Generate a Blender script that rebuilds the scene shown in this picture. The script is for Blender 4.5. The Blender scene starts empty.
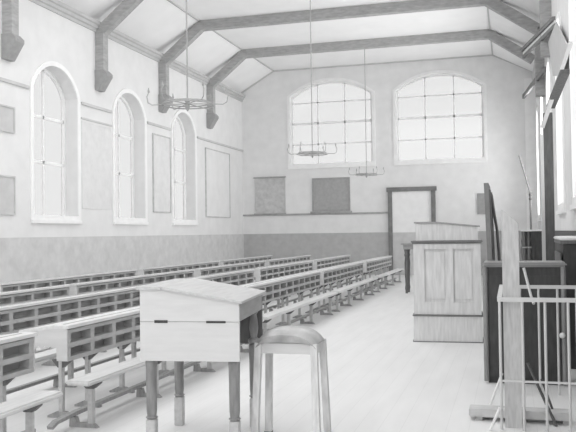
import bpy, bmesh, math, random
from mathutils import Vector, Matrix
random.seed(7)
SC = bpy.context.scene
COL = SC.collection
PI = math.pi

# ------------------------------------------------------------------ camera
F_PX, EYE = 775.0, 1.45
yaw, pitch, roll = math.atan(222.0 / F_PX), math.atan(17.0 / F_PX), 0.013
fw = Vector((-math.sin(yaw) * math.cos(pitch), math.cos(yaw) * math.cos(pitch), math.sin(pitch)))
rt = Vector((math.cos(yaw), math.sin(yaw), 0))
up = rt.cross(fw)
rt2 = rt * math.cos(roll) - up * math.sin(roll)
up2 = up * math.cos(roll) + rt * math.sin(roll)
cam_data = bpy.data.cameras.new('camera')
cam_data.sensor_width = 36.0
cam_data.lens = F_PX / 576.0 * 36.0
cam_data.clip_end = 200
cam = bpy.data.objects.new('camera', cam_data)
COL.objects.link(cam)
cam.matrix_world = Matrix(((rt2.x, up2.x, -fw.x, 0), (rt2.y, up2.y, -fw.y, 0), (rt2.z, up2.z, -fw.z, EYE), (0, 0, 0, 1)))
SC.camera = cam

# ------------------------------------------------------------------ world, lights, exposure
SC.view_settings.view_transform = 'Standard'
SC.view_settings.look = 'None'
SC.view_settings.gamma = 1.0
SC.view_settings.use_curve_mapping = False
SC.view_settings.exposure = 0.42
world = bpy.data.worlds.new('sky')
SC.world = world
world.use_nodes = True
world.node_tree.nodes['Background'].inputs['Color'].default_value = (1, 1, 1, 1)
world.node_tree.nodes['Background'].inputs['Strength'].default_value = 1.35

def area(name, loc, rot, sx, sy, power):
    l = bpy.data.lights.new(name, 'AREA')
    l.shape = 'RECTANGLE'
    l.size, l.size_y, l.energy = sx, sy, power
    if name == 'window_daylight': l.spread = math.radians(140)
    o = bpy.data.objects.new(name, l)
    o.location, o.rotation_euler = loc, rot
    COL.objects.link(o)
    return o
# added fill lamp under the closed ceiling, over the near half of the hall
area('overhead_fill', (-4.1, 9.6, 7.05), (0, 0, 0), 6.6, 13.0, 275)
# daylight outside the windows of the right hand wall
for wy, pw in ((3.6, 40), (7.0, 50), (10.4, 85), (13.8, 125), (17.3, 250), (20.8, 520), (24.2, 230)):
    area('window_daylight', (1.8, wy, 3.3), (0, PI / 2 + 0.35, 0), 3.6, 2.0, pw)

# ------------------------------------------------------------------ materials
def mat(name, g, rough=0.6, noise=0.06, scale=6.0, stretch=(1, 1, 1), spec=0.3, bump=0.0, rgb=None, metal=0.0):
    m = bpy.data.materials.new(name)
    m.use_nodes = True
    nt = m.node_tree
    b = nt.nodes['Principled BSDF']
    tc = nt.nodes.new('ShaderNodeTexCoord')
    mp = nt.nodes.new('ShaderNodeMapping')
    mp.inputs['Scale'].default_value = stretch
    nz = nt.nodes.new('ShaderNodeTexNoise')
    nz.inputs['Scale'].default_value = scale
    nz.inputs['Detail'].default_value = 6
    cr = nt.nodes.new('ShaderNodeValToRGB')
    lo, hi = max(0, g * (1 - noise * 2)), min(1, g * (1 + noise * 2))
    cr.color_ramp.elements[0].position = 0.25
    cr.color_ramp.elements[1].position = 0.75
    cr.color_ramp.elements[0].color = (lo, lo, lo, 1)
    cr.color_ramp.elements[1].color = (hi, hi, hi, 1)
    nt.links.new(tc.outputs['Object'], mp.inputs['Vector'])
    nt.links.new(mp.outputs['Vector'], nz.inputs['Vector'])
    nt.links.new(nz.outputs['Fac'], cr.inputs['Fac'])
    nt.links.new(cr.outputs['Color'], b.inputs['Base Color'])
    b.inputs['Roughness'].default_value = rough
    b.inputs['Specular IOR Level'].default_value = spec
    b.inputs['Metallic'].default_value = metal
    if bump:
        bp = nt.nodes.new('ShaderNodeBump')
        bp.inputs['Strength'].default_value = bump
        bp.inputs['Distance'].default_value = 0.01
        nt.links.new(nz.outputs['Fac'], bp.inputs['Height'])
        nt.links.new(bp.outputs['Normal'], b.inputs['Normal'])
    return m

M = {}
M['plaster'] = mat('plaster', 0.80, 0.9, 0.02, 3)
M['plaster_far'] = mat('plaster_far', 0.83, 0.9, 0.025, 3)
M['ceiling'] = mat('ceiling_boards', 0.93, 0.9, 0.015, 2)
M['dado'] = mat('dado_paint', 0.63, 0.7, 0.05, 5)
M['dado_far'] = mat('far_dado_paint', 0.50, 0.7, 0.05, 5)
M['dado_shaded'] = mat('shaded_dado_paint', 0.12, 0.7, 0.05, 5)  # right wall dado, with its shade put into the colour
M['beam'] = mat('beam_timber', 0.42, 0.7, 0.10, 6, (1, 1, 4))
M['corbel'] = mat('corbel_stone', 0.38, 0.9, 0.06, 9)
M['cornice'] = mat('cornice_paint', 0.55, 0.8, 0.03, 5)
M['rail'] = mat('picture_rail', 0.60, 0.8, 0.04, 5)
M['white'] = mat('white_paint', 0.92, 0.6, 0.02, 5)
M['bar'] = mat('glazing_bar_paint', 0.9, 0.6, 0.02, 5)
M['wood'] = mat('pale_worn_wood', 0.54, 0.42, 0.07, 5, (6, 0.6, 6), 0.5, 0.05)
M['wood_mid'] = mat('mid_wood', 0.37, 0.55, 0.09, 5, (5, 0.7, 5), 0.4)
M['wood_leg'] = mat('leg_wood', 0.36, 0.6, 0.10, 8, (5, 5, 1), 0.4)
M['wood_white'] = mat('scrubbed_wood', 0.66, 0.5, 0.03, 4, (1, 6, 6), 0.4)
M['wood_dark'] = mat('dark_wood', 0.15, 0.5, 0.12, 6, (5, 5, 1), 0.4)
M['pulpit'] = mat('oak_cabinet', 0.70, 0.55, 0.07, 5, (6, 6, 0.8), 0.35)
M['black'] = mat('black_lacquer', 0.06, 0.5, 0.15, 6, (4, 4, 1), 0.35)
M['iron'] = mat('dark_iron', 0.10, 0.5, 0.05, 6, spec=0.5)
M['lamp_metal'] = mat('lamp_metal', 0.36, 0.45, 0.05, 6, spec=0.5)
M['rail_metal'] = mat('pale_painted_iron', 0.62, 0.45, 0.04, 6, spec=0.5)
M['map_pale'] = mat('faded_map_paper', 0.58, 0.9, 0.08, 7)
M['map_grey'] = mat('grey_board', 0.42, 0.9, 0.05, 12)
M['map_light'] = mat('light_chart_paper', 0.76, 0.9, 0.03, 6)
M['leather'] = mat('worn_leather', 0.42, 0.5, 0.22, 7, spec=0.5)
M['wood_case'] = mat('pigeonhole_wood', 0.46, 0.55, 0.07, 5, (5, 0.7, 5), 0.35)
M['wood_seat'] = mat('seat_wood', 0.70, 0.4, 0.05, 5, (6, 0.6, 6), 0.5)
M['wood_turned'] = mat('turned_leg_wood', 0.26, 0.35, 0.15, 7, (4, 4, 1), 0.6)
M['wood_stool'] = mat('pale_stool_wood', 0.68, 0.5, 0.12, 6, (4, 4, 1), 0.4)
M['wood_cab'] = mat('grey_cabinet_wood', 0.26, 0.4, 0.08, 6, spec=0.5)
M['newel'] = mat('pale_post_wood', 0.56, 0.7, 0.08, 9, (6, 6, 1))
M['dark_trim'] = mat('dark_moulding', 0.22, 0.7, 0.1, 6)
M['beam_dark'] = mat('dark_timber', 0.11, 0.7, 0.12, 6, (5, 5, 1))
M['cloth'] = mat('white_cloth', 0.85, 0.9, 0.03, 9)
gl = bpy.data.materials.new('window_glass')
gl.use_nodes = True
nt = gl.node_tree
for n in list(nt.nodes):
    if n.type == 'BSDF_PRINCIPLED':
        nt.nodes.remove(n)
gt, gg, mx = nt.nodes.new('ShaderNodeBsdfTransparent'), nt.nodes.new('ShaderNodeBsdfGlossy'), nt.nodes.new('ShaderNodeMixShader')
gg.inputs['Roughness'].default_value = 0.1
mx.inputs['Fac'].default_value = 0.05
gt.inputs['Color'].default_value = (0.69, 0.69, 0.69, 1)
nt.links.new(gt.outputs[0], mx.inputs[1]); nt.links.new(gg.outputs[0], mx.inputs[2])
nt.links.new(mx.outputs[0], nt.nodes['Material Output'].inputs['Surface'])
M['glass'] = gl

def floor_mat():
    m = bpy.data.materials.new('worn_floorboards')
    m.use_nodes = True
    nt = m.node_tree
    b = nt.nodes['Principled BSDF']
    tc = nt.nodes.new('ShaderNodeTexCoord')
    sp = nt.nodes.new('ShaderNodeSeparateXYZ')
    nt.links.new(tc.outputs['Object'], sp.inputs[0])
    def mth(op, a, b_=None):
        n = nt.nodes.new('ShaderNodeMath'); n.operation = op
        if isinstance(a, (int, float)): n.inputs[0].default_value = a
        else: nt.links.new(a, n.inputs[0])
        if b_ is not None:
            if isinstance(b_, (int, float)): n.inputs[1].default_value = b_
            else: nt.links.new(b_, n.inputs[1])
        return n.outputs[0]
    fr = mth('FRACT', mth('DIVIDE', sp.outputs['X'], 0.16))
    gap = mth('LESS_THAN', fr, 0.03)
    nz = nt.nodes.new('ShaderNodeTexNoise')
    nz.inputs['Scale'].default_value = 2.0; nz.inputs['Detail'].default_value = 7
    mp = nt.nodes.new('ShaderNodeMapping'); mp.inputs['Scale'].default_value = (3, 0.5, 1)
    nt.links.new(tc.outputs['Object'], mp.inputs[0]); nt.links.new(mp.outputs[0], nz.inputs['Vector'])
    v = mth('ADD', mth('MULTIPLY', nz.outputs['Fac'], 0.14), 0.70)
    v = mth('SUBTRACT', v, mth('MULTIPLY', gap, 0.06))
    cb = nt.nodes.new('ShaderNodeCombineColor')
    for k in range(3): nt.links.new(v, cb.inputs[k])
    nt.links.new(cb.outputs[0], b.inputs['Base Color'])
    b.inputs['Roughness'].default_value = 0.6
    b.inputs['Specular IOR Level'].default_value = 0.3
    return m
M['floor'] = floor_mat()

# ------------------------------------------------------------------ helpers
def box(bm, x0, x1, y0, y1, z0, z1, bev=0.0, rot=None):
    r = bmesh.ops.create_cube(bm, size=1.0)
    vs = r['verts']
    for v in vs:
        v.co = Vector(((x0 + x1) / 2 + v.co.x * (x1 - x0), (y0 + y1) / 2 + v.co.y * (y1 - y0), (z0 + z1) / 2 + v.co.z * (z1 - z0)))
    if bev:
        es = list({e for v in vs for e in v.link_edges})
        bmesh.ops.bevel(bm, geom=es, offset=bev, segments=2, affect='EDGES', clamp_overlap=True)
    return bm

def prism(bm, pts, axis, a, b):
    """pts: 2D outline; axis 'x' (pts are y,z), 'y' (pts are x,z), 'z' (pts are x,y); extruded a..b"""
    def P(p, t):
        return {'x': (t, p[0], p[1]), 'y': (p[0], t, p[1]), 'z': (p[0], p[1], t)}[axis]
    v0 = [bm.verts.new(P(p, a)) for p in pts]
    v1 = [bm.verts.new(P(p, b)) for p in pts]
    n = len(pts)
    fs = [bm.faces.new(v0), bm.faces.new(v1[::-1])]
    for i in range(n):
        fs.append(bm.faces.new((v0[i], v1[i], v1[(i + 1) % n], v0[(i + 1) % n])))
    bmesh.ops.recalc_face_normals(bm, faces=fs)
    return bm

def lathe(bm, prof, cx=0, cy=0, seg=16):
    rings = []
    for r, z in prof:
        rings.append([bm.verts.new((cx + r * math.cos(2 * PI * k / seg), cy + r * math.sin(2 * PI * k / seg), z)) for k in range(seg)])
    fs = []
    for a, b in zip(rings[:-1], rings[1:]):
        for k in range(seg):
            fs.append(bm.faces.new((a[k], a[(k + 1) % seg], b[(k + 1) % seg], b[k])))
    fs.append(bm.faces.new(rings[0][::-1])); fs.append(bm.faces.new(rings[-1]))
    bmesh.ops.recalc_face_normals(bm, faces=fs)
    return bm

def tube(bm, pts, r, seg=8, closed=False):
    pts = [Vector(p) for p in pts]
    n = len(pts)
    rr = r if isinstance(r, (list, tuple)) else [r] * n
    rings = []
    ref = None
    for i, p in enumerate(pts):
        if closed:
            t = (pts[(i + 1) % n] - pts[i - 1]).normalized()
        else:
            t = (pts[min(i + 1, n - 1)] - pts[max(i - 1, 0)]).normalized()
        if ref is None:
            ref = Vector((0, 0, 1)) if abs(t.z) < 0.9 else Vector((1, 0, 0))
        u = (ref - t * ref.dot(t)).normalized()
        ref = u
        w = t.cross(u)
        rings.append([bm.verts.new(p + (u * math.cos(2 * PI * k / seg) + w * math.sin(2 * PI * k / seg)) * rr[i]) for k in range(seg)])
    fs = []
    m = n if closed else n - 1
    for i in range(m):
        a, b = rings[i], rings[(i + 1) % n]
        for k in range(seg):
            fs.append(bm.faces.new((a[k], a[(k + 1) % seg], b[(k + 1) % seg], b[k])))
    if not closed:
        fs.append(bm.faces.new(rings[0][::-1])); fs.append(bm.faces.new(rings[-1]))
    bmesh.ops.recalc_face_normals(bm, faces=fs)
    return bm

def beam(bm, p, q, w, h, upv=(0, 0, 1)):
    """square timber from p to q; w across, h along the up side"""
    p, q = Vector(p), Vector(q)
    d = (q - p).normalized()
    s = d.cross(Vector(upv)).normalized()
    u = s.cross(d).normalized()
    c = []
    for e in (p, q):
        for a, b in ((-1, -1), (1, -1), (1, 1), (-1, 1)):
            c.append(bm.verts.new(e + s * a * w / 2 + u * b * h / 2))
    fs = [bm.faces.new(c[:4]), bm.faces.new(c[4:][::-1])]
    for k in range(4):
        fs.append(bm.faces.new((c[k], c[4 + k], c[4 + (k + 1) % 4], c[(k + 1) % 4])))
    bmesh.ops.recalc_face_normals(bm, faces=fs)
    return bm

def obj(name, bm, m, parent=None, smooth=False):
    me = bpy.data.meshes.new(name)
    bm.to_mesh(me); bm.free()
    me.materials.append(M[m])
    if smooth:
        for p in me.polygons: p.use_smooth = True
        try: me.set_sharp_from_angle(angle=0.7)
        except Exception: pass
    o = bpy.data.objects.new(name, me)
    COL.objects.link(o)
    if parent: o.parent = parent
    return o

def NB(): return bmesh.new()
def B(*a, **k): return box(NB(), *a, **k)

def tag(o, label, cat, group=None, kind=None):
    o['label'] = label; o['category'] = cat
    if group: o['group'] = group
    if kind: o['kind'] = kind
    return o

def struct(name, bm, m, parent=None):
    o = obj(name, bm, m, parent)
    if parent is None: o['kind'] = 'structure'
    return o

def thing(name, label, cat, loc=(0, 0, 0), rotz=0.0, group=None):
    o = bpy.data.objects.new(name, None)
    o.empty_display_size = 0.1
    COL.objects.link(o)
    o.location = loc; o.rotation_euler = (0, 0, rotz)
    return tag(o, label, cat, group)

def copy_tree(o, parent=None):
    c = o.copy(); COL.objects.link(c)
    if parent: c.parent = parent
    for ch in list(o.children): copy_tree(ch, c)
    return c

# ------------------------------------------------------------------ hall shell
XL, XR, YN, YF = -9.1, 0.85, -0.5, 26.0
ZE, ZC = 6.32, 7.17
XCL, XCR = -7.9, -0.45
FLOOR_Z = 0.0
struct('floor', B(XL - 0.3, XR + 0.3, YN - 2.5, YF + 0.3, -0.12, 0.0), 'floor')

def arch_pts(a0, a1, z0, zs, zt, n=14):
    """outline of an opening from sill z0, springing zs, crown zt (segmental arch)"""
    h, w = zt - zs, (a1 - a0) / 2
    R = (w * w + h * h) / (2 * h)
    cz = zt - R
    th = math.asin(min(1, w / R))
    if h > w: th = PI - th
    pts = [(a0, z0), (a1, z0)]
    for k in range(n + 1):
        t = th - 2 * th * k / n
        pts.append(((a0 + a1) / 2 + R * math.sin(t), cz + R * math.cos(t)))
    return pts

def wall_with_arches(name, m, axis, s0, s1, lo, hi, ztop, holes):
    """wall slab made of strips between and around the arched openings"""
    bm = NB()
    edges = sorted([lo, hi] + [e for h in holes for e in h[:2]])
    cur = lo
    for (a0, a1, z0, zs, zt) in holes:
        if axis == 'x': box(bm, s0, s1, cur, a0, 0, ztop)
        else: box(bm, cur, a0, s0, s1, 0, ztop)
        # below the sill
        if axis == 'x': box(bm, s0, s1, a0, a1, 0, z0)
        else: box(bm, a0, a1, s0, s1, 0, z0)
        # above the arch
        arc = arch_pts(a0, a1, z0, zs, zt)[2:]
        pts = arc[::-1] + [(a1, ztop), (a0, ztop)]
        # strips so each polygon is convex enough
        arcl = arc[::-1]
        for p, q in zip(arcl[:-1], arcl[1:]):
            prism(bm, [p, q, (q[0], ztop), (p[0], ztop)], axis, s0, s1)
        cur = a1
    if axis == 'x': box(bm, s0, s1, cur, hi, 0, ztop)
    else: box(bm, cur, hi, s0, s1, 0, ztop)
    bmesh.ops.remove_doubles(bm, verts=bm.verts, dist=0.0005)
    return struct(name, bm, m)

SILL, SPR, CRN = 1.78, 4.45, 5.0
left_w = [(13.4, 15.05), (16.7, 18.3), (20.05, 21.65)]
wall_with_arches('wall_left', 'plaster', 'x', XL - 0.4, XL, YN, YF, ZE + 0.1,
                 [(a, b, SILL, SPR, CRN) for a, b in left_w])
far_w = [(-7.32, -4.43), (-3.62, -0.76)]
bm_far = wall_with_arches('wall_far', 'plaster_far', 'y', YF, YF + 0.4, XL - 0.4, XR + 0.4, ZC + 0.3,
                          [(a, b, 3.74, 6.2, 6.68) for a, b in far_w])
right_w = [(2.8, 4.4), (6.2, 7.8), (9.6, 11.2), (13.0, 14.6), (16.5, 18.1), (20.0, 21.6), (23.4, 25.0)]
wall_with_arches('wall_right', 'plaster', 'x', XR, XR + 0.3, YN, YF, ZE + 0.1,
                 [(a, b, SILL, SPR, CRN) for a, b in right_w])
# dado paint skins (a painted board face standing a little proud of the plaster)
DZ = 1.43
struct('trim_1', B(XL, XL + 0.015, YN, YF, 0.16, DZ), 'dado')
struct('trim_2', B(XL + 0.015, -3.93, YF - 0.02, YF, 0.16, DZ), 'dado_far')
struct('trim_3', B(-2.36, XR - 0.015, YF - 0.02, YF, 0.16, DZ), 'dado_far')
struct('trim_4', B(XR - 0.015, XR, YN, YF, 0.16, DZ), 'dado_shaded')
struct('baseboard_left', B(XL, XL + 0.03, YN, YF, 0, 0.16), 'dado')
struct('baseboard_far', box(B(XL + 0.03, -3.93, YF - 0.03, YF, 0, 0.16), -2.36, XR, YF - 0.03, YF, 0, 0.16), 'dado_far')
struct('baseboard_right', B(XR - 0.03, XR, YN, YF, 0, 0.16), 'dado_shaded')
# ceiling: two slopes and a flat
bm = NB()
prism(bm, [(XL - 0.3, ZE), (XCL, ZC), (XCL, ZC + 0.1), (XL - 0.3, ZE + 0.1)], 'y', YN, YF)
prism(bm, [(XCL, ZC), (XCR, ZC), (XCR, ZC + 0.1), (XCL, ZC + 0.1)], 'y', YN, YF)
prism(bm, [(XCR, ZC), (XR + 0.3, ZE), (XR + 0.3, ZE + 0.1), (XCR, ZC + 0.1)], 'y', YN, YF)
struct('ceiling', bm, 'ceiling')
# moulded cornice on the left wall
bm = NB()
prism(bm, [(XL, 6.13), (XL + 0.03, 6.13), (XL + 0.04, 6.19), (XL + 0.08, 6.21), (XL + 0.09, 6.27), (XL + 0.13, 6.29), (XL + 0.14, 6.36), (XL, 6.36)], 'y', YN, YF)
struct('trim_5', bm, 'cornice')
bm = NB()
prism(bm, [(XR, 6.1), (XR - 0.05, 6.1), (XR - 0.10, 6.28), (XR, 6.36)], 'y', YN, YF)
struct('trim_6', bm, 'cornice')
# crease battens and the ceiling line at the far wall
struct('trim_7', B(XCL - 0.02, XCL + 0.02, YN, YF, ZC - 0.03, ZC), 'cornice')
struct('trim_8', B(XCR - 0.02, XCR + 0.02, YN, YF, ZC - 0.03, ZC), 'cornice')
bm = NB()
for p, q in (((XL, ZE + 0.15), (XCL, ZC)), ((XCL, ZC), (XCR, ZC)), ((XCR, ZC), (XR, ZE + 0.2))):
    beam(bm, (p[0], YF - 0.02, p[1] - 0.02), (q[0], YF - 0.02, q[1] - 0.02), 0.04, 0.045)
struct('trim_9', bm, 'rail')
# picture rail on the left wall, chair rail on the far wall
bm = NB()
for a, b in ((YN, 13.25), (15.2, 16.55), (18.45, 19.9), (21.8, 26.0)):
    box(bm, XL, XL + 0.04, a, b, 4.36, 4.42)
struct('trim_10', bm, 'rail')
struct('trim_11', B(XL, -3.95, YF - 0.04, YF, 2.06, 2.12), 'beam')
# thin conduit line under the picture rail between windows
struct('trim_12', B(XL, XL + 0.02, 15.2, 16.6, 4.04, 4.08), 'rail')
# pilaster at the far right corner
struct('trim_13', B(0.52, XR, YF - 0.12, YF, DZ, 6.3), 'white')

def arch_frame(bm, axis, a0, a1, z0, zs, zt, w, s0, s1):
    out = arch_pts(a0, a1, z0, zs, zt)
    inn = arch_pts(a0 + w, a1 - w, z0 + w, zs - w * 0.2, zt - w)
    n = len(out)
    for i in range(n):
        j = (i + 1) % n
        prism(bm, [out[i], out[j], inn[j], inn[i]], axis, s0, s1)
    return bm

def window(n, axis, a0, a1, z0, zs, zt, wall, depth, vb, hb, sgn):
    """arched window set into the wall; wall: inner wall face coordinate, sgn: direction outward"""
    s = wall + sgn * depth
    root = bpy.data.objects.new('window_%d' % n, None)
    COL.objects.link(root)
    root['kind'] = 'structure'
    obj('window_frame', arch_frame(NB(), axis, a0, a1, z0, zs, zt, 0.07, s, s + sgn * 0.06), 'white', root)
    bm = NB()
    R_w = 0.022
    h, w = zt - zs, (a1 - a0) / 2
    R = (w * w + h * h) / (2 * h)
    for v in vb:
        x = a0 + (a1 - a0) * v
        top = zt - R + math.sqrt(R * R - (x - (a0 + a1) / 2) ** 2) - 0.04
        if axis == 'x': box(bm, min(s, s + sgn * 0.04), max(s, s + sgn * 0.04), x - R_w, x + R_w, z0 + 0.05, top)
        else: box(bm, x - R_w, x + R_w, min(s, s + sgn * 0.04), max(s, s + sgn * 0.04), z0 + 0.05, top)
    for z, t in hb:
        if axis == 'x': box(bm, min(s, s + sgn * 0.05), max(s, s + sgn * 0.05), a0 + 0.05, a1 - 0.05, z - t, z + t)
        else: box(bm, a0 + 0.05, a1 - 0.05, min(s, s + sgn * 0.05), max(s, s + sgn * 0.05), z - t, z + t)
    obj('glazing_bars', bm, 'bar', root)
    g = NB()
    prism(g, arch_pts(a0 + 0.06, a1 - 0.06, z0 + 0.06, zs, zt - 0.06), axis, s + sgn * 0.045, s + sgn * 0.051)
    obj('pane', g, 'glass', root)
    # sill and moulded hood on the room side
    t = -sgn
    if axis == 'x': obj('window_sill', B(min(wall, wall + t * 0.06), max(wall, wall + t * 0.06), a0 - 0.08, a1 + 0.08, z0 - 0.07, z0), 'white', root)
    else: obj('window_sill', B(a0 - 0.08, a1 + 0.08, min(wall, wall + t * 0.06), max(wall, wall + t * 0.06), z0 - 0.07, z0), 'white', root)
    obj('architrave', arch_frame(NB(), axis, a0 - 0.1, a1 + 0.1, z0, zs + 0.02, zt + 0.1, 0.1, wall + t * 0.001, wall + t * 0.025), 'white', root)

for i, (a, b) in enumerate(left_w):
    window(i + 1, 'x', a, b, SILL, SPR, CRN, XL, 0.30, (0.5,), ((3.0, 0.03), (3.95, 0.03)), -1)
for i, (a, b) in enumerate(far_w):
    window(i + 4, 'y', a, b, 3.74, 6.2, 6.68, YF, 0.10, (0.335, 0.665), ((4.52, 0.022), (5.25, 0.04), (5.97, 0.022)), 1)

for i, (a, b) in enumerate(right_w):
    window(i + 6, 'x', a, b, SILL, SPR, CRN, XR, 0.16, (0.5,), ((3.0, 0.03), (3.95, 0.03)), 1)

# door in the far wall: painted like the wall, dark frame
root = bpy.data.objects.new('door_1', None); COL.objects.link(root); root['kind'] = 'structure'
bm = NB()
box(bm, -3.93, -3.79, YF - 0.10, YF + 0.0, 0, 2.93)
box(bm, -2.50, -2.36, YF - 0.10, YF + 0.0, 0, 2.93)
box(bm, -3.97, -2.32, YF - 0.12, YF + 0.0, 2.79, 2.93)
obj('door_frame', bm, 'dark_trim', root)
obj('door_leaf', B(-3.79, -2.50, YF - 0.05, YF - 0.001, 1.42, 2.79), 'white', root)
obj('door_leaf', B(-3.79, -2.50, YF - 0.05, YF - 0.001, 0.01, 1.42), 'dado', root)
bm = NB(); lathe(bm, [(0.001, 0), (0.03, 0.0), (0.035, 0.03), (0.02, 0.05), (0.001, 0.055)], seg=12)
bmesh.ops.rotate(bm, verts=bm.verts, matrix=Matrix.Rotation(PI / 2, 3, 'X'))
bmesh.ops.translate(bm, verts=bm.verts, vec=(-2.6, YF - 0.05, 1.05))
obj('door_handle', bm, 'iron', root)

# ------------------------------------------------------------------ roof trusses
def make_truss():
    root = thing('roof_truss', '', 'roof truss')
    T = 0.20
    obj('tie_beam', beam(NB(), (XCL - 0.05, 0, ZC - 0.125), (XCR + 0.05, 0, ZC - 0.125), T, 0.25), 'beam', root)
    obj('rafter', beam(NB(), (XL + 0.14, 0, 6.17), (XCL + 0.03, 0, ZC - 0.12), T, 0.24), 'beam', root)
    obj('rafter', beam(NB(), (XR - 0.14, 0, 6.22), (XCR - 0.03, 0, ZC - 0.12), T, 0.24), 'beam', root)
    for x, s in ((XL, 1), (XR, -1)):
        w = sorted((x + s * 0.003, x + s * 0.21))
        obj('wall_post', B(w[0], w[1], -0.11, 0.11, 5.25 if s > 0 else 4.85, 6.2), 'beam', root)
        if s < 0: continue
        bm = NB()
        prism(bm, [(x + s * 0.003, 4.78), (x + s * 0.10, 4.78), (x + s * 0.31, 5.10), (x + s * 0.31, 5.16), (x + s * 0.22, 5.25), (x + s * 0.003, 5.25)], 'y', -0.14, 0.14)
        obj('corbel', bm, 'corbel', root)
    for x in (XCL, XCR):
        obj('joint_plate', B(x - 0.16, x + 0.16, -0.115, -0.10, ZC - 0.26, ZC - 0.05), 'beam', root)
    return root
t0 = make_truss()
tl = ['dark roof truss nearest the camera, its left wall post in the top left corner',
      'dark timber roof truss second from the camera, its rafter cut off by the top edge',
      'dark timber roof truss third from the camera, the upper of the two full spans',
      'dark timber roof truss nearest the far wall, lower of the two full spans']
trusses = [t0] + [copy_tree(t0) for _ in range(3)]
for i, y in enumerate((12.55, 15.95, 19.3, 22.75)):
    o = trusses[i]
    o.location = (0, y, 0)
    for ch in list(o.children):      # the right hand wall posts: the third truss's is the longest
        if ch.name.startswith('wall_post') and min(c[0] for c in ch.bound_box) > 0:
            if i in (0, 3): bpy.data.objects.remove(ch)
            elif i == 2:
                ch.data = ch.data.copy()
                for v in ch.data.vertices:
                    if v.co.z < 5: v.co.z = 4.62
    tag(o, tl[i], 'roof truss', 'timber roof trusses across the hall')

# ------------------------------------------------------------------ pigeonhole desks
D = 0.43
def make_desk(L, n, legs):
    root = thing('school_desk', '', 'desk')
    # local: x=0 is the right hand (pigeonhole) face, y 0..L
    bm = NB()
    prism(bm, [(0.02, 0.722), (0.02, 0.748), (-0.11, 0.748), (-D, 0.700), (-D, 0.675), (-0.11, 0.722)], 'y', -0.02, L + 0.02)
    top = obj('desk_top', bm, 'wood_seat', root)  # same wood as the case; light from above put into a paler tone
    obj('pen_groove', B(-0.075, -0.06, 0.05, L - 0.05, 0.7485, 0.750), 'wood_mid', top)
    # frame and cells of the two tiers of pigeonholes
    bm = NB()
    dep = -0.09
    for z0, z1 in ((0.465, 0.497), (0.568, 0.606), (0.682, 0.712)):
        box(bm, dep, 0.0, 0, L, z0, z1)
    for k in range(n + 1):
        y = 0.018 + (L - 0.036) * k / n
        box(bm, dep, -0.004, y - 0.030, y + 0.030, 0.495, 0.692)
    obj('pigeonhole_case', bm, 'wood_case', root)
    obj('back_panel', B(dep - 0.012, dep, 0, L, 0.465, 0.705), 'wood_mid', root)
    for y0, y1 in ((-0.014, -0.001), (L + 0.001, L + 0.014)):
        pts = [(0.0, 0.722), (-0.11, 0.722), (-D + 0.01, 0.677), (-D + 0.01, 0.585)]
        nn = 6
        for k in range(nn):
            wd = D - 0.01 - 0.10
            xa = -D + 0.01 + wd * k / nn
            xb = -D + 0.01 + wd * (k + 0.5) / nn
            zz = 0.578
            pts += [(xa + 0.006, zz + 0.004), (xb, zz - 0.014)]
        pts += [(-0.095, 0.57), (-0.09, 0.47), (0.0, 0.47)]
        obj('end_panel', prism(NB(), pts, 'y', y0, y1), 'wood_white', root)
    for y in legs:
        bm = NB()
        box(bm, -0.14, -0.10, y - 0.020, y + 0.020, 0.045, 0.462, bev=0.005)
        lg = obj('leg', bm, 'wood', root)
        bm = NB()
        prism(bm, [(-0.24, 0.0), (0.0, 0.0), (0.0, 0.015), (-0.08, 0.05), (-0.16, 0.05), (-0.24, 0.015)], 'y', y - 0.02, y + 0.02)
        obj('foot', bm, 'wood_leg', lg)
        bm = NB()
        prism(bm, [(-0.20, 0.462), (-0.02, 0.462), (-0.095, 0.40), (-0.145, 0.40)], 'y', y - 0.018, y + 0.018)
        obj('bracket', bm, 'wood_dark', lg)
    return root

nth_far = ['nearest the far wall', 'second from the far wall', 'third from the far wall', 'fourth from the far wall', 'at the near end']
d_near = make_desk(4.05, 11, (0.10, 0.5, 1.1, 2.0, 3.0, 3.85))
rows = [
    ('row beside the left wall', -7.35, (10.0, 14.7, 19.35)),
    ('second row from the left wall', -6.1, (5.5, 10.05, 14.75, 19.45)),
    ('third row from the left wall', -4.85, (5.45, 10.1, 14.85, 19.6)),
    ('aisle row', -3.35, (0.88, 5.38, 9.75, 14.05, 18.55)),
]
d_far = make_desk(4.35, 10, (0.15, 1.2, 2.2, 3.2, 4.2))
used = set()
for rn, X, ys in rows:
    for k, y in enumerate(ys):
        src = d_near if X > -4 else d_far
        o = copy_tree(src) if src.name in used else src
        used.add(src.name)
        o.location = (X, y, 0)
        pos = ['farthest of its row', 'second from far end', 'third from far end', 'fourth from far end', 'nearest, cut off at the left edge'][len(ys) - 1 - k]
        lab = 'pigeonhole desk in the ' + rn + ', ' + pos
        tag(o, lab, 'desk', 'long pigeonhole desks in rows')

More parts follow.
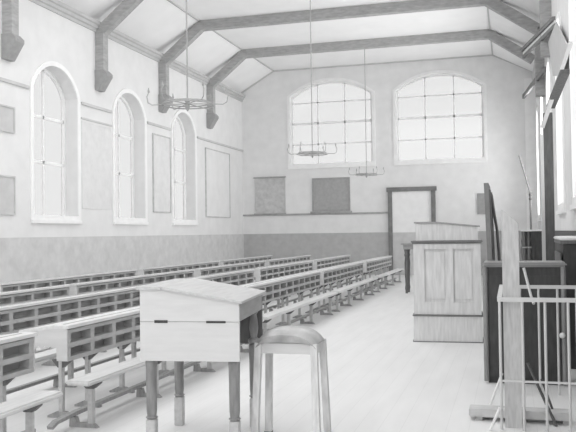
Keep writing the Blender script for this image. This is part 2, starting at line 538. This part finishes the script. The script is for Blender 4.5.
# ------------------------------------------------------------------ backless benches
def make_bench(L, legs):
    root = thing('school_bench', '', 'bench')
    bm = NB()
    box(bm, -0.10, 0.10, 0, L, 0.348, 0.385, bev=0.012)
    obj('seat', bm, 'wood_seat', root, smooth=True)
    for y in legs:
        lg = obj('leg', B(-0.023, 0.023, y - 0.021, y + 0.021, 0.03, 0.30, bev=0.004), 'wood', root)
        bm = NB()
        prism(bm, [(-0.08, 0.348), (0.08, 0.348), (0.08, 0.335), (0.03, 0.295), (-0.03, 0.295), (-0.08, 0.335)], 'y', y - 0.025, y + 0.025)
        obj('cap', bm, 'wood_dark', lg)
        bm = NB()
        prism(bm, [(-0.18, 0.0), (0.06, 0.0), (0.03, 0.025), (0.0, 0.04), (-0.11, 0.03), (-0.125, 0.075), (-0.175, 0.075)], 'y', y - 0.02, y + 0.02)
        obj('foot', bm, 'wood_leg', lg)
    bm = NB()
    pts = [(-0.15, -0.12, 0.065), (-0.15, -0.05, 0.09), (-0.15, 0.2, 0.10)]
    for a, b in zip(pts[:-1], pts[1:]):
        beam(bm, a, b, 0.05, 0.025)
    beam(bm, pts[-1], (-0.15, L, 0.10), 0.05, 0.028)
    obj('foot_rail', bm, 'wood_leg', root)
    return root
b0 = make_bench(4.2, (0.2, 1.3, 2.6, 3.95))
brows = [
    ('on the open aisle side', -3.07, (0.52, 5.05, 9.38, 13.7, 18.3)),
    ('behind the aisle row of desks', -4.08, (0.9, 5.3, 9.6, 13.9, 18.4)),
    ('behind the third desk row', -5.58, (5.6, 10.0, 14.4, 18.9)),
    ('behind the second desk row', -6.83, (14.6, 19.1)),
]
first = True
for rn, X, ys in brows:
    for k, y in enumerate(ys):
        o = b0 if first else copy_tree(b0)
        first = False
        o.location = (X, y, 0)
        idx = len(ys) - 1 - k
        pos = ['farthest', 'second from far end', 'third from far end', 'fourth from far end', 'nearest'][idx]
        tag(o, 'backless bench ' + rn + ', ' + pos, 'bench', 'long backless benches between the desks')

# ------------------------------------------------------------------ gasoliers
def make_gasolier():
    root = thing('gas_chandelier', '', 'chandelier')
    Zr = 3.17 - EYE + EYE
    obj('rod', tube(NB(), [(0, 0, Zr - 0.05), (0, 0, ZC)], 0.011, 8), 'lamp_metal', root, True)
    obj('ceiling_rose', lathe(NB(), [(0.06, ZC - 0.001), (0.06, ZC - 0.03), (0.02, ZC - 0.06)], seg=12), 'lamp_metal', root, True)
    obj('hub', lathe(NB(), [(0.005, Zr - 0.10), (0.025, Zr - 0.07), (0.035, Zr - 0.03), (0.02, Zr), (0.035, Zr + 0.03), (0.012, Zr + 0.07)], seg=12), 'lamp_metal', root, True)
    for dz, R in ((-0.012, 0.33), (0.014, 0.30)):
        obj('hoop', tube(NB(), [(R * math.cos(2 * PI * k / 32), R * math.sin(2 * PI * k / 32), Zr + dz) for k in range(32)], 0.009, 6, True), 'lamp_metal', root, True)
    for k in range(6):
        a = 2 * PI * k / 6 + 0.28
        c, s = math.cos(a), math.sin(a)
        pts = [(0, 0, Zr), (0.32 * c, 0.32 * s, Zr - 0.005), (0.47 * c, 0.47 * s, Zr - 0.01), (0.52 * c, 0.52 * s, Zr + 0.02), (0.535 * c, 0.535 * s, Zr + 0.10), (0.51 * c, 0.51 * s, Zr + 0.16)]
        arm = obj('arm', tube(NB(), pts, 0.007, 6), 'lamp_metal', root, True)
        bm = lathe(NB(), [(0.012, 0), (0.016, 0.02), (0.008, 0.05), (0.004, 0.07)], seg=8)
        bmesh.ops.translate(bm, verts=bm.verts, vec=(0.51 * c, 0.51 * s, Zr + 0.15))
        obj('burner', bm, 'lamp_metal', arm, True)
    return root
g0 = make_gasolier()
gl_l = ['hooped gas chandelier with curved burner arms hanging nearest the camera',
        'hooped gas chandelier hanging in the middle, in front of the left far window',
        'hooped gas chandelier hanging farthest, by the far wall between both windows']
for i, (x, y) in enumerate(((-4.06, 9.43), (-4.1, 16.3), (-4.1, 22.9))):
    o = g0 if i == 0 else copy_tree(g0)
    o.location = (x, y, 0)
    tag(o, gl_l[i], 'chandelier', 'gas chandeliers along the middle of the hall')

# ------------------------------------------------------------------ wall boards and charts
def board(name, label, cat, axis, a0, a1, z0, z1, wall, sgn, face, frame, fw_=0.05, th=0.04):
    root = thing(name, label, cat)
    w = sorted((wall, wall + sgn * th))
    f = sorted((wall, wall + sgn * th * 0.5))
    def bb(bm, p0, p1, q0, q1, s):
        if axis == 'x': return box(bm, s[0], s[1], p0, p1, q0, q1)
        return box(bm, p0, p1, s[0], s[1], q0, q1)
    obj('panel', bb(NB(), a0 + fw_, a1 - fw_, z0 + fw_, z1 - fw_, f), face, root)
    bm = NB()
    bb(bm, a0, a1, z0, z0 + fw_, w); bb(bm, a0, a1, z1 - fw_, z1, w)
    bb(bm, a0, a0 + fw_, z0 + fw_, z1 - fw_, w); bb(bm, a1 - fw_, a1, z0 + fw_, z1 - fw_, w)
    obj('frame', bm, frame, root)
    return root
b = board('wall_map', 'pale faded wall chart hung left on the far wall below the window', 'wall chart', 'y', -8.64, -7.53, 2.13, 3.40, YF, -1, 'map_pale', 'rail', 0.02)
obj('hanging_rod', tube(NB(), [(-8.68, YF - 0.05, 3.41), (-7.50, YF - 0.05, 3.41)], 0.025, 8), 'beam', b, True)
obj('bottom_rod', tube(NB(), [(-8.68, YF - 0.05, 2.13), (-7.50, YF - 0.05, 2.13)], 0.022, 8), 'beam', b, True)
b = board('notice_board', 'dark grey notice board in a frame, left of the door', 'notice board', 'y', -6.56, -5.23, 2.18, 3.33, YF, -1, 'map_grey', 'corbel', 0.06)
obj('ledge', B(-6.62, -5.17, YF - 0.10, YF, 2.12, 2.18), 'beam', b)
board('wall_map', 'small grey board on the far wall right of the door', 'wall chart', 'y', -1.02, -0.66, 1.98, 2.66, YF, -1, 'corbel', 'corbel', 0.03)
board('wall_map', 'tall pale grey chart on the left wall between second and third windows', 'wall chart', 'x', 18.75, 19.85, 2.05, 4.15, XL, 1, 'map_light', 'map_pale', 0.03)
board('wall_map', 'tall white chart in a thin dark outline past the last left window', 'wall chart', 'x', 22.45, 24.6, 1.98, 4.15, XL, 1, 'plaster', 'map_pale', 0.03)
board('wall_map', 'small grey board high on left wall at the picture edge', 'wall chart', 'x', 11.7, 12.78, 3.42, 3.92, XL, 1, 'rail', 'rail', 0.03)
board('wall_map', 'small grey board low on left wall at the picture edge', 'wall chart', 'x', 11.9, 12.78, 1.86, 2.60, XL, 1, 'rail', 'rail', 0.03)
board('wall_map', 'broad pale chart on the left wall between first and second windows', 'wall chart', 'x', 15.22, 16.55, 2.05, 4.0, XL, 1, 'map_light', 'map_light', 0.03, 0.012)

# ------------------------------------------------------------------ master's tall desk in the foreground
def turned_leg(bm, cx, cy, ztop, rtop=0.040, rbot=0.031, zring=0.22):
    p = [(rtop * 0.85, ztop), (rtop, ztop - 0.012), (rtop * 0.98, ztop - 0.03), (rtop * 0.92, ztop - 0.15), (rbot * 1.15, zring + 0.06), (rbot, zring + 0.02), (rbot * 1.35, zring + 0.01), (rbot, zring)]
    lathe(bm, p[::-1], cx, cy, 16)
    return bm
tw, tl_ = 0.672, 0.86
td = thing('master_desk', 'tall sloping school master desk with white side panel, foreground', 'desk', (-1.710, 4.78, 0.0), math.radians(7.7))
# local: y away from camera; x from -tw to 0; high shelf at the left
obj('side_panel', prism(NB(), [(-tw, 0.615), (0, 0.615), (0, 0.872), (-tw, 0.872)], 'y', 0.0, 0.025), 'wood_white', td)
up_pts = [(-tw, 0.875), (0, 0.875), (0, 1.005), (-tw + 0.15, 1.085), (-tw, 1.085)]
obj('side_panel', prism(NB(), up_pts, 'y', 0.001, 0.025), 'wood_white', td)
obj('far_side_panel', prism(NB(), [(-tw, 0.615), (0, 0.615), (0, 1.005), (-tw + 0.15, 1.085), (-tw, 1.085)], 'y', tl_ - 0.025, tl_), 'wood_dark', td)  # brown wood; the shade inside the desk is put into its dark tone
obj('handle_slot', B(-tw + 0.10, -tw + 0.19, -0.004, 0.0, 0.866, 0.884), 'black', td)
obj('handle_slot', B(-0.22, -0.09, -0.004, 0.0, 0.866, 0.880), 'black', td)
obj('seam', B(-tw + 0.19, -0.22, -0.001, 0.0, 0.8725, 0.8765), 'wood_mid', td)
obj('front_apron', B(-0.02, 0.0, 0.026, tl_ - 0.026, 0.875, 1.0), 'wood_mid', td)
obj('back_panel', B(-tw, -tw + 0.02, 0.026, tl_ - 0.026, 0.62, 1.083), 'wood', td)
obj('case_bottom', B(-tw + 0.021, -0.022, 0.027, tl_ - 0.027, 0.875, 0.89), 'wood_mid', td)
bm = NB()
prism(bm, [(0.022, 1.009), (0.022, 0.993), (-tw + 0.152, 1.088), (-tw + 0.152, 1.106)], 'y', -0.02, tl_ + 0.05)
obj('sloping_lid', bm, 'wood', td)
obj('pen_shelf', B(-tw - 0.02, -tw + 0.15, -0.02, tl_ + 0.05, 1.0865, 1.106), 'wood', td)
for x, y, zt in ((-tw + 0.055, 0.065, 0.612), (-0.05, 0.065, 0.612), (-tw + 0.035, tl_ - 0.075, 0.612), (-0.055, tl_ - 0.075, 0.62)):
    bm = NB(); turned_leg(bm, x, y, zt)
    if x > -0.1 and y > 0.5:
        lathe(bm, [(0.028, 0.621), (0.044, 0.635), (0.044, 0.655), (0.024, 0.67), (0.036, 0.74), (0.03, 0.80), (0.022, 0.84), (0.035, 0.86), (0.035, 0.874)], x, y, 16)
    lg = obj('leg', bm, 'wood_turned', td, True)
    obj('foot_block', B(x - 0.033, x + 0.033, y - 0.033, y + 0.033, 0.0, 0.218, bev=0.005), 'wood', lg)

# ------------------------------------------------------------------ stool with a saddle seat
st = thing('stool', 'tall worn stool with a rounded saddle seat, in front of the master desk', 'stool', (-1.48, 5.20, 0), math.radians(1))
bm = NB()
nx, ny = 16, 8
W2, L2 = 0.222, 0.165
grid = {}
for i in range(nx + 1):
    for j in range(ny + 1):
        u, v = -1 + 2 * i / nx, -1 + 2 * j / ny
        x, y = u * W2 * (1 - 0.05 * v * v), v * L2 * (1 - 0.04 * u * u)
        z = 0.80 - 0.06 * u ** 4 - 0.03 * u * u - 0.04 * abs(v) ** 4
        grid[i, j] = bm.verts.new((x, y, z))
for i in range(nx):
    for j in range(ny):
        bm.faces.new((grid[i, j], grid[i + 1, j], grid[i + 1, j + 1], grid[i, j + 1]))
r = bmesh.ops.extrude_face_region(bm, geom=list(bm.faces))
for v in [g for g in r['geom'] if isinstance(g, bmesh.types.BMVert)]:
    v.co.z = v.co.z * 0.35 + 0.445
    v.co.x *= 0.95; v.co.y *= 0.94
bmesh.ops.recalc_face_normals(bm, faces=bm.faces)
obj('seat', bm, 'leather', st, True)
bm = NB()
for s in (-1, 1):
    box(bm, -0.19, 0.19, s * 0.125 - 0.01, s * 0.125 + 0.01, 0.63, 0.70)
    box(bm, s * 0.195 - 0.01, s * 0.195 + 0.01, -0.115, 0.115, 0.63, 0.70)
obj('apron', bm, 'wood_white', st)
for sx in (-1, 1):
    for sy in (-1, 1):
        bm = NB()
        beam(bm, (sx * 0.195, sy * 0.13, 0.70), (sx * 0.218, sy * 0.165, 0.012), 0.045, 0.045, (0, 1, 0))
        lg = obj('leg', bm, 'wood_stool', st)
        obj('foot', B(sx * 0.219 - 0.026, sx * 0.219 + 0.026, sy * 0.166 - 0.026, sy * 0.166 + 0.026, 0.0, 0.03, bev=0.004), 'wood_dark', lg)

# ------------------------------------------------------------------ tall teacher's cabinet in the aisle
pc = thing('pulpit_desk', 'tall panelled teacher pulpit desk standing in the open aisle', 'pulpit', (-1.235, 10.30, 0), math.radians(3))
w, d = 0.86, 0.50
bm = NB()
box(bm, 0, w, 0, d, 0.30, 1.30)
obj('body', bm, 'pulpit', pc)
bm = NB()
for x0, x1 in ((0.0, 0.13), (0.43, 0.50), (0.78, 0.86)):
    box(bm, x0, x1, -0.018, -0.001, 0.36, 1.295)
for x0, x1 in ((0.13, 0.43), (0.50, 0.78)):
    box(bm, x0, x1, -0.018, -0.001, 0.36, 0.52); box(bm, x0, x1, -0.018, -0.001, 1.22, 1.295)
obj('panel_frame', bm, 'pulpit', pc)
for x0, x1 in ((0.13, 0.43), (0.50, 0.78)):
    bm = NB()
    for a in (box(bm, x0, x0 + 0.012, -0.024, -0.019, 0.52, 1.22), box(bm, x0, x1, -0.024, -0.019, 1.215, 1.23)): pass
    box(bm, x0 + 0.03, x1 - 0.03, -0.010, -0.001, 0.56, 1.18, bev=0.004)
    obj('front_panel', bm, 'pulpit', pc)
bm = NB()
box(bm, -0.03, w + 0.03, -0.045, d + 0.02, 1.30, 1.325, bev=0.006)
box(bm, -0.015, w + 0.015, -0.03, d, 1.283, 1.299)
obj('cornice', bm, 'dark_trim', pc)
bm = NB()
box(bm, -0.01, w + 0.01, -0.03, d, 0.012, 0.335)
obj('plinth', bm, 'pulpit', pc)
obj('plinth_moulding', B(-0.022, w + 0.022, -0.042, d, 0.336, 0.356, bev=0.004), 'dark_trim', pc)
obj('skirting_strip', B(-0.022, w + 0.022, -0.042, d, 0.0, 0.012), 'dark_trim', pc)
bm = NB()
prism(bm, [(0.03, 1.327), (0.83, 1.327), (0.83, 1.50), (0.31, 1.555), (0.03, 1.555)], 'y', 0.06, 0.40)
obj('desk_box', bm, 'pulpit', pc)
bm = NB()
prism(bm, [(0.01, 1.557), (0.31, 1.557), (0.86, 1.499), (0.86, 1.514), (0.31, 1.574), (0.01, 1.574)], 'y', 0.04, 0.42)
obj('sloping_lid', bm, 'wood_mid', pc)

# tall side table behind it
tt = thing('side_table', 'tall narrow table with dark turned legs behind the pulpit desk', 'table', (-2.47, 18.2, 0), 0)
obj('table_top', B(0, 0.9, -0.03, 0.55, 1.14, 1.175, bev=0.006), 'wood_mid', tt)
obj('apron', B(0.05, 0.85, 0.02, 0.5, 1.03, 1.139), 'wood_mid', tt)
for x in (0.11, 0.79):
    for y in (0.07, 0.45):
        bm = NB()
        lathe(bm, [(0.03, 0.0), (0.03, 0.06), (0.04, 0.12), (0.028, 0.2), (0.035, 0.4), (0.045, 0.7), (0.03, 0.85), (0.05, 0.9), (0.035, 0.94), (0.05, 1.028)], x, y, 14)
        obj('leg', bm, 'wood_dark', tt, True)

# ------------------------------------------------------------------ black cabinet behind the guard rail
bc = thing('black_cabinet', 'black panelled cabinet with grey rounded top edge behind the railing', 'cabinet', (-0.255, 7.62, 0), 0)
w = 0.735
obj('body', B(0.02, w - 0.02, 0.02, 0.45, 0.06, 1.10), 'black', bc)
obj('top', B(-0.01, w + 0.02, -0.02, 0.47, 1.10, 1.145, bev=0.018), 'wood_cab', bc, True)
obj('plinth', B(0.03, w - 0.03, 0.04, 0.43, 0.0, 0.059), 'black', bc)
for x in (0.0, w - 0.03):
    obj('corner_post', tube(NB(), [(x + 0.015, 0.01, 0.02), (x + 0.015, 0.01, 1.099)], 0.024, 12), 'wood_cab', bc, True)
bm = NB()
for x0, x1 in ((0.05, 0.33), (0.37, 0.69)):
    box(bm, x0, x1, 0.008, 0.019, 0.16, 1.02, bev=0.004)
obj('door_panel', bm, 'black', bc)
bm = lathe(NB(), [(0.004, 0), (0.02, 0.006), (0.028, 0.02), (0.02, 0.035), (0.004, 0.04)], seg=12)
bmesh.ops.rotate(bm, verts=bm.verts, matrix=Matrix.Rotation(PI / 2, 3, 'X'))
bmesh.ops.translate(bm, verts=bm.verts, vec=(0.70, 0.0, 0.47))
k_ = obj('door_knob', bm, 'cloth', bc, True); k_['label'] = 'white round knob'

# ------------------------------------------------------------------ iron guard rail enclosure, right foreground
gr = thing('guard_railing', 'pale iron guard railing with upright bars, right foreground', 'railing', (0, 0, 0), 0)
ZR = 0.945
y0, y1, xa, xb = 5.87, 7.2, -0.085, 0.83
obj('top_rail', beam(NB(), (xa, y0, ZR), (xb, y0, ZR), 0.03, 0.03), 'rail_metal', gr)
obj('top_rail', beam(NB(), (xa, y1, ZR), (xb, y1, ZR), 0.03, 0.03), 'rail_metal', gr)
obj('top_rail', beam(NB(), (xa, y0, ZR + 0.002), (xa, y1, ZR + 0.002), 0.034, 0.034), 'rail_metal', gr)
obj('lower_rail', beam(NB(), (xa, y0 , 0.355), (xb, y0, 0.355), 0.014, 0.014), 'rail_metal', gr)
for k in range(6):
    x = xa + 0.157 * k
    obj('bar', tube(NB(), [(x, y0, 0.0), (x, y0, ZR)], 0.0105, 8), 'rail_metal', gr, True)
    if k: obj('bar', tube(NB(), [(x , y1, 0.0), (x, y1, ZR)], 0.0105, 8), 'rail_metal', gr, True)
np_ = tag(obj('newel_post', prism(NB(), [(-0.062, 0.0), (0.058, 0.0), (0.058, 1.50), (0.045, 1.515), (-0.05, 1.60), (-0.062, 1.60)], 'y', 5.94, 6.06), 'newel'),
          'pale square wooden post standing just behind the front guard rail', 'post')
# stays and stove irons leaning inside the railing
tag(obj('walking_cane', tube(NB(), [(0.10, 6.62, 1.14), (0.155, 6.55, 0.90), (0.17, 6.5, 0.86)], 0.011, 8), 'rail_metal', None, True),
    'short pale stick leaning from the cabinet over the back rail', 'stick')
tag(obj('fire_poker', tube(NB(), [(0.11, 6.3, 0.42), (0.20, 6.2, 0.22), (0.30, 6.05, 0.005)], 0.011, 8), 'iron', None, True),
    'long dark iron rod slanting to the floor inside the railing', 'fire iron')
tag(obj('fire_poker', tube(NB(), [(0.21, 6.3, 0.30), (0.31, 6.2, 0.005)], 0.009, 8), 'iron', None, True),
    'short dark iron rod slanting right of the longer one', 'fire iron')
tag(obj('prop_stick', tube(NB(), [(-0.085, 6.6, 0.28), (-0.19, 6.6, 0.006)], 0.010, 8), 'cloth', None, True),
    'thin white prop stick leaning to the railing, farther of two', 'stick')
tag(obj('prop_stick', tube(NB(), [(-0.095, 5.83, 0.17), (-0.165, 5.83, 0.006)], 0.010, 8), 'cloth', None, True),
    'thin white prop stick leaning to the railing, nearer of two', 'stick')
fb = thing('floor_step', 'low grey wooden footboard lying on the floor below the black cabinet', 'footboard', (-0.33, 6.10, 0), 0)
obj('board', B(0, 0.74, 0, 0.16, 0.030, 0.09, bev=0.006), 'map_pale', fb)
for x in (0.05, 0.68):
    obj('foot', B(x, x + 0.05, 0.01, 0.15, 0.0, 0.029), 'wood_mid', fb)

# blackboard easel standing edge-on behind the cabinet
ez = thing('blackboard_easel', 'blackboard on a wooden easel seen edge-on behind the black cabinet', 'easel', (-0.205, 8.75, 0), 0)
obj('board', prism(NB(), [(-0.03, 0.75), (0.02, 0.75), (-0.015, 1.97), (-0.065, 1.97)], 'y', 0, 0.85), 'dark_trim', ez)
bm = NB(); beam(bm, (0.035, 0.1, 0.0), (-0.008, 0.1, 1.9), 0.03, 0.03, (0, 1, 0))
obj('leg', bm, 'dark_trim', ez)
bm = NB(); beam(bm, (0.035, 0.75, 0.0), (-0.008, 0.75, 1.9), 0.03, 0.03, (0, 1, 0))
obj('leg', bm, 'dark_trim', ez)
obj('rear_leg', tube(NB(), [(0.005, 0.42, 1.86), (0.03, 0.42, 1.65), (0.06, 0.42, 1.45), (0.075, 0.42, 1.2), (0.09, 0.42, 0.0)], 0.016, 8), 'wood_dark', ez, True)

# dark cupboard with a white cloth against the right wall
wc = thing('low_cupboard', 'dark cupboard under a white cloth at the right picture edge', 'cupboard', (0.50, 8.55, 0), 0)
obj('body', B(0.03, 0.32, 0.02, 1.2, 0.0, 1.30), 'black', wc)
obj('top', B(0.0, 0.335, 0.0, 1.22, 1.30, 1.335), 'wood_dark', wc)
cl = tag(obj('white_cloth', B(0.495, 0.835, 8.54, 9.78, 1.336, 1.372, bev=0.01), 'cloth'), 'white cloth spread on top of the dark cupboard at right edge', 'cloth')
bm = NB(); box(bm, 0.0, 0.012, 0.08, 1.12, 0.2, 1.2)
obj('side_panel', bm, 'wood_dark', wc)

# side cupboard with white top far along the right wall
sc_ = thing('side_cupboard', 'open-legged dark side cupboard with a white top far along the right wall', 'cupboard', (0.25, 17.8, 0), 0)
obj('top', B(-0.02, 0.42, -0.03, 0.6, 1.42, 1.455), 'cloth', sc_)
obj('body', B(0.20, 0.41, 0.0, 0.55, 0.0, 1.418), 'black', sc_)
for x in (-0.10, 0.04, 0.14):
    bm = NB()
    lathe(bm, [(0.025, 0.0), (0.025, 0.3), (0.045, 0.5), (0.025, 0.65), (0.03, 0.8), (0.05, 1.0), (0.03, 1.12), (0.045, 1.2), (0.03, 1.3), (0.035, 1.418)], max(x, 0.02), 0.05 + 0.2 * (x < 0), 12)
    obj('leg', bm, 'wood_dark', sc_, True)
obj('shelf', B(0.0, 0.198, 0.0, 0.5, 1.05, 1.08), 'corbel', sc_)
obj('back_board', B(0.0, 0.198, 0.52, 0.54, 0.2, 1.41), 'wood_dark', sc_)
# bracket lamp standing on it
lp = thing('gas_bracket', 'thin bent gas bracket rising above the white-topped side cupboard', 'lamp', (0.44, 17.9, 0), 0)
obj('stem', tube(NB(), [(0, 0, 1.456), (0, 0, 2.25)], 0.022, 8), 'dark_trim', lp, True)
obj('arm', tube(NB(), [(0, 0, 2.25), (-0.10, 0, 2.65), (-0.22, 0, 3.10)], 0.018, 8), 'dark_trim', lp, True)
obj('joint', lathe(NB(), [(0.02, 2.10), (0.036, 2.13), (0.02, 2.17), (0.036, 2.24), (0.012, 2.28)], 0, 0, 10), 'iron', lp, True)

# ------------------------------------------------------------------ timber post, strut and braces along the right wall
tp = thing('timber_post', 'tall dark timber post by the right wall with a pale board up its side', 'post', (0.43, 11.35, 0), 0)
obj('post', B(0.04, 0.165, 0, 0.14, 0, 3.08), 'beam_dark', tp)
obj('side_board', B(-0.005, 0.039, -0.01, 0.12, 0, 2.78), 'cornice', tp)
rb = thing('raking_strut', 'raking strut, pale with a dark lower half, rising from the timber post top', 'strut', (0, 0, 0), 0)
obj('dark_strut', beam(NB(), (0.57, 11.30, 3.15), (0.68, 10.0, 3.38), 0.05, 0.11, (1, 0, 0)), 'beam_dark', rb)
obj('pale_strut', beam(NB(), (0.455, 11.25, 2.87), (0.78, 10.4, 3.82), 0.05, 0.05, (1, 0, 0)), 'cornice', rb)
br = thing('wall_brace', 'double timber brace crossing high at right below the truss ends', 'brace', (0, 0, 0), 0)
obj('timber', beam(NB(), (0.34, 18.9, 5.66), (0.80, 14.2, 5.13), 0.05, 0.07), 'dark_trim', br)
obj('timber', beam(NB(), (0.37, 18.9, 5.50), (0.82, 14.1, 4.98), 0.05, 0.07), 'dark_trim', br)
obj('pale_batten', beam(NB(), (0.37, 18.9, 5.58), (0.82, 14.15, 5.055), 0.02, 0.06), 'plaster', br)
tag(obj('wall_brace', beam(NB(), (0.42, 22.3, 5.13), (0.79, 17.9, 4.98), 0.06, 0.12), 'dark_trim'),
    'single dark timber brace slanting at right, lower than the double brace', 'brace')
tag(obj('window_blind', prism(NB(), [(13.13, 4.79), (10.88, 3.9), (11.97, 3.7), (14.29, 4.14), (15.75, 5.08)], 'x', 0.77, 0.785), 'cornice'),
    'grey tapering blind hanging high over a right wall window', 'blind')
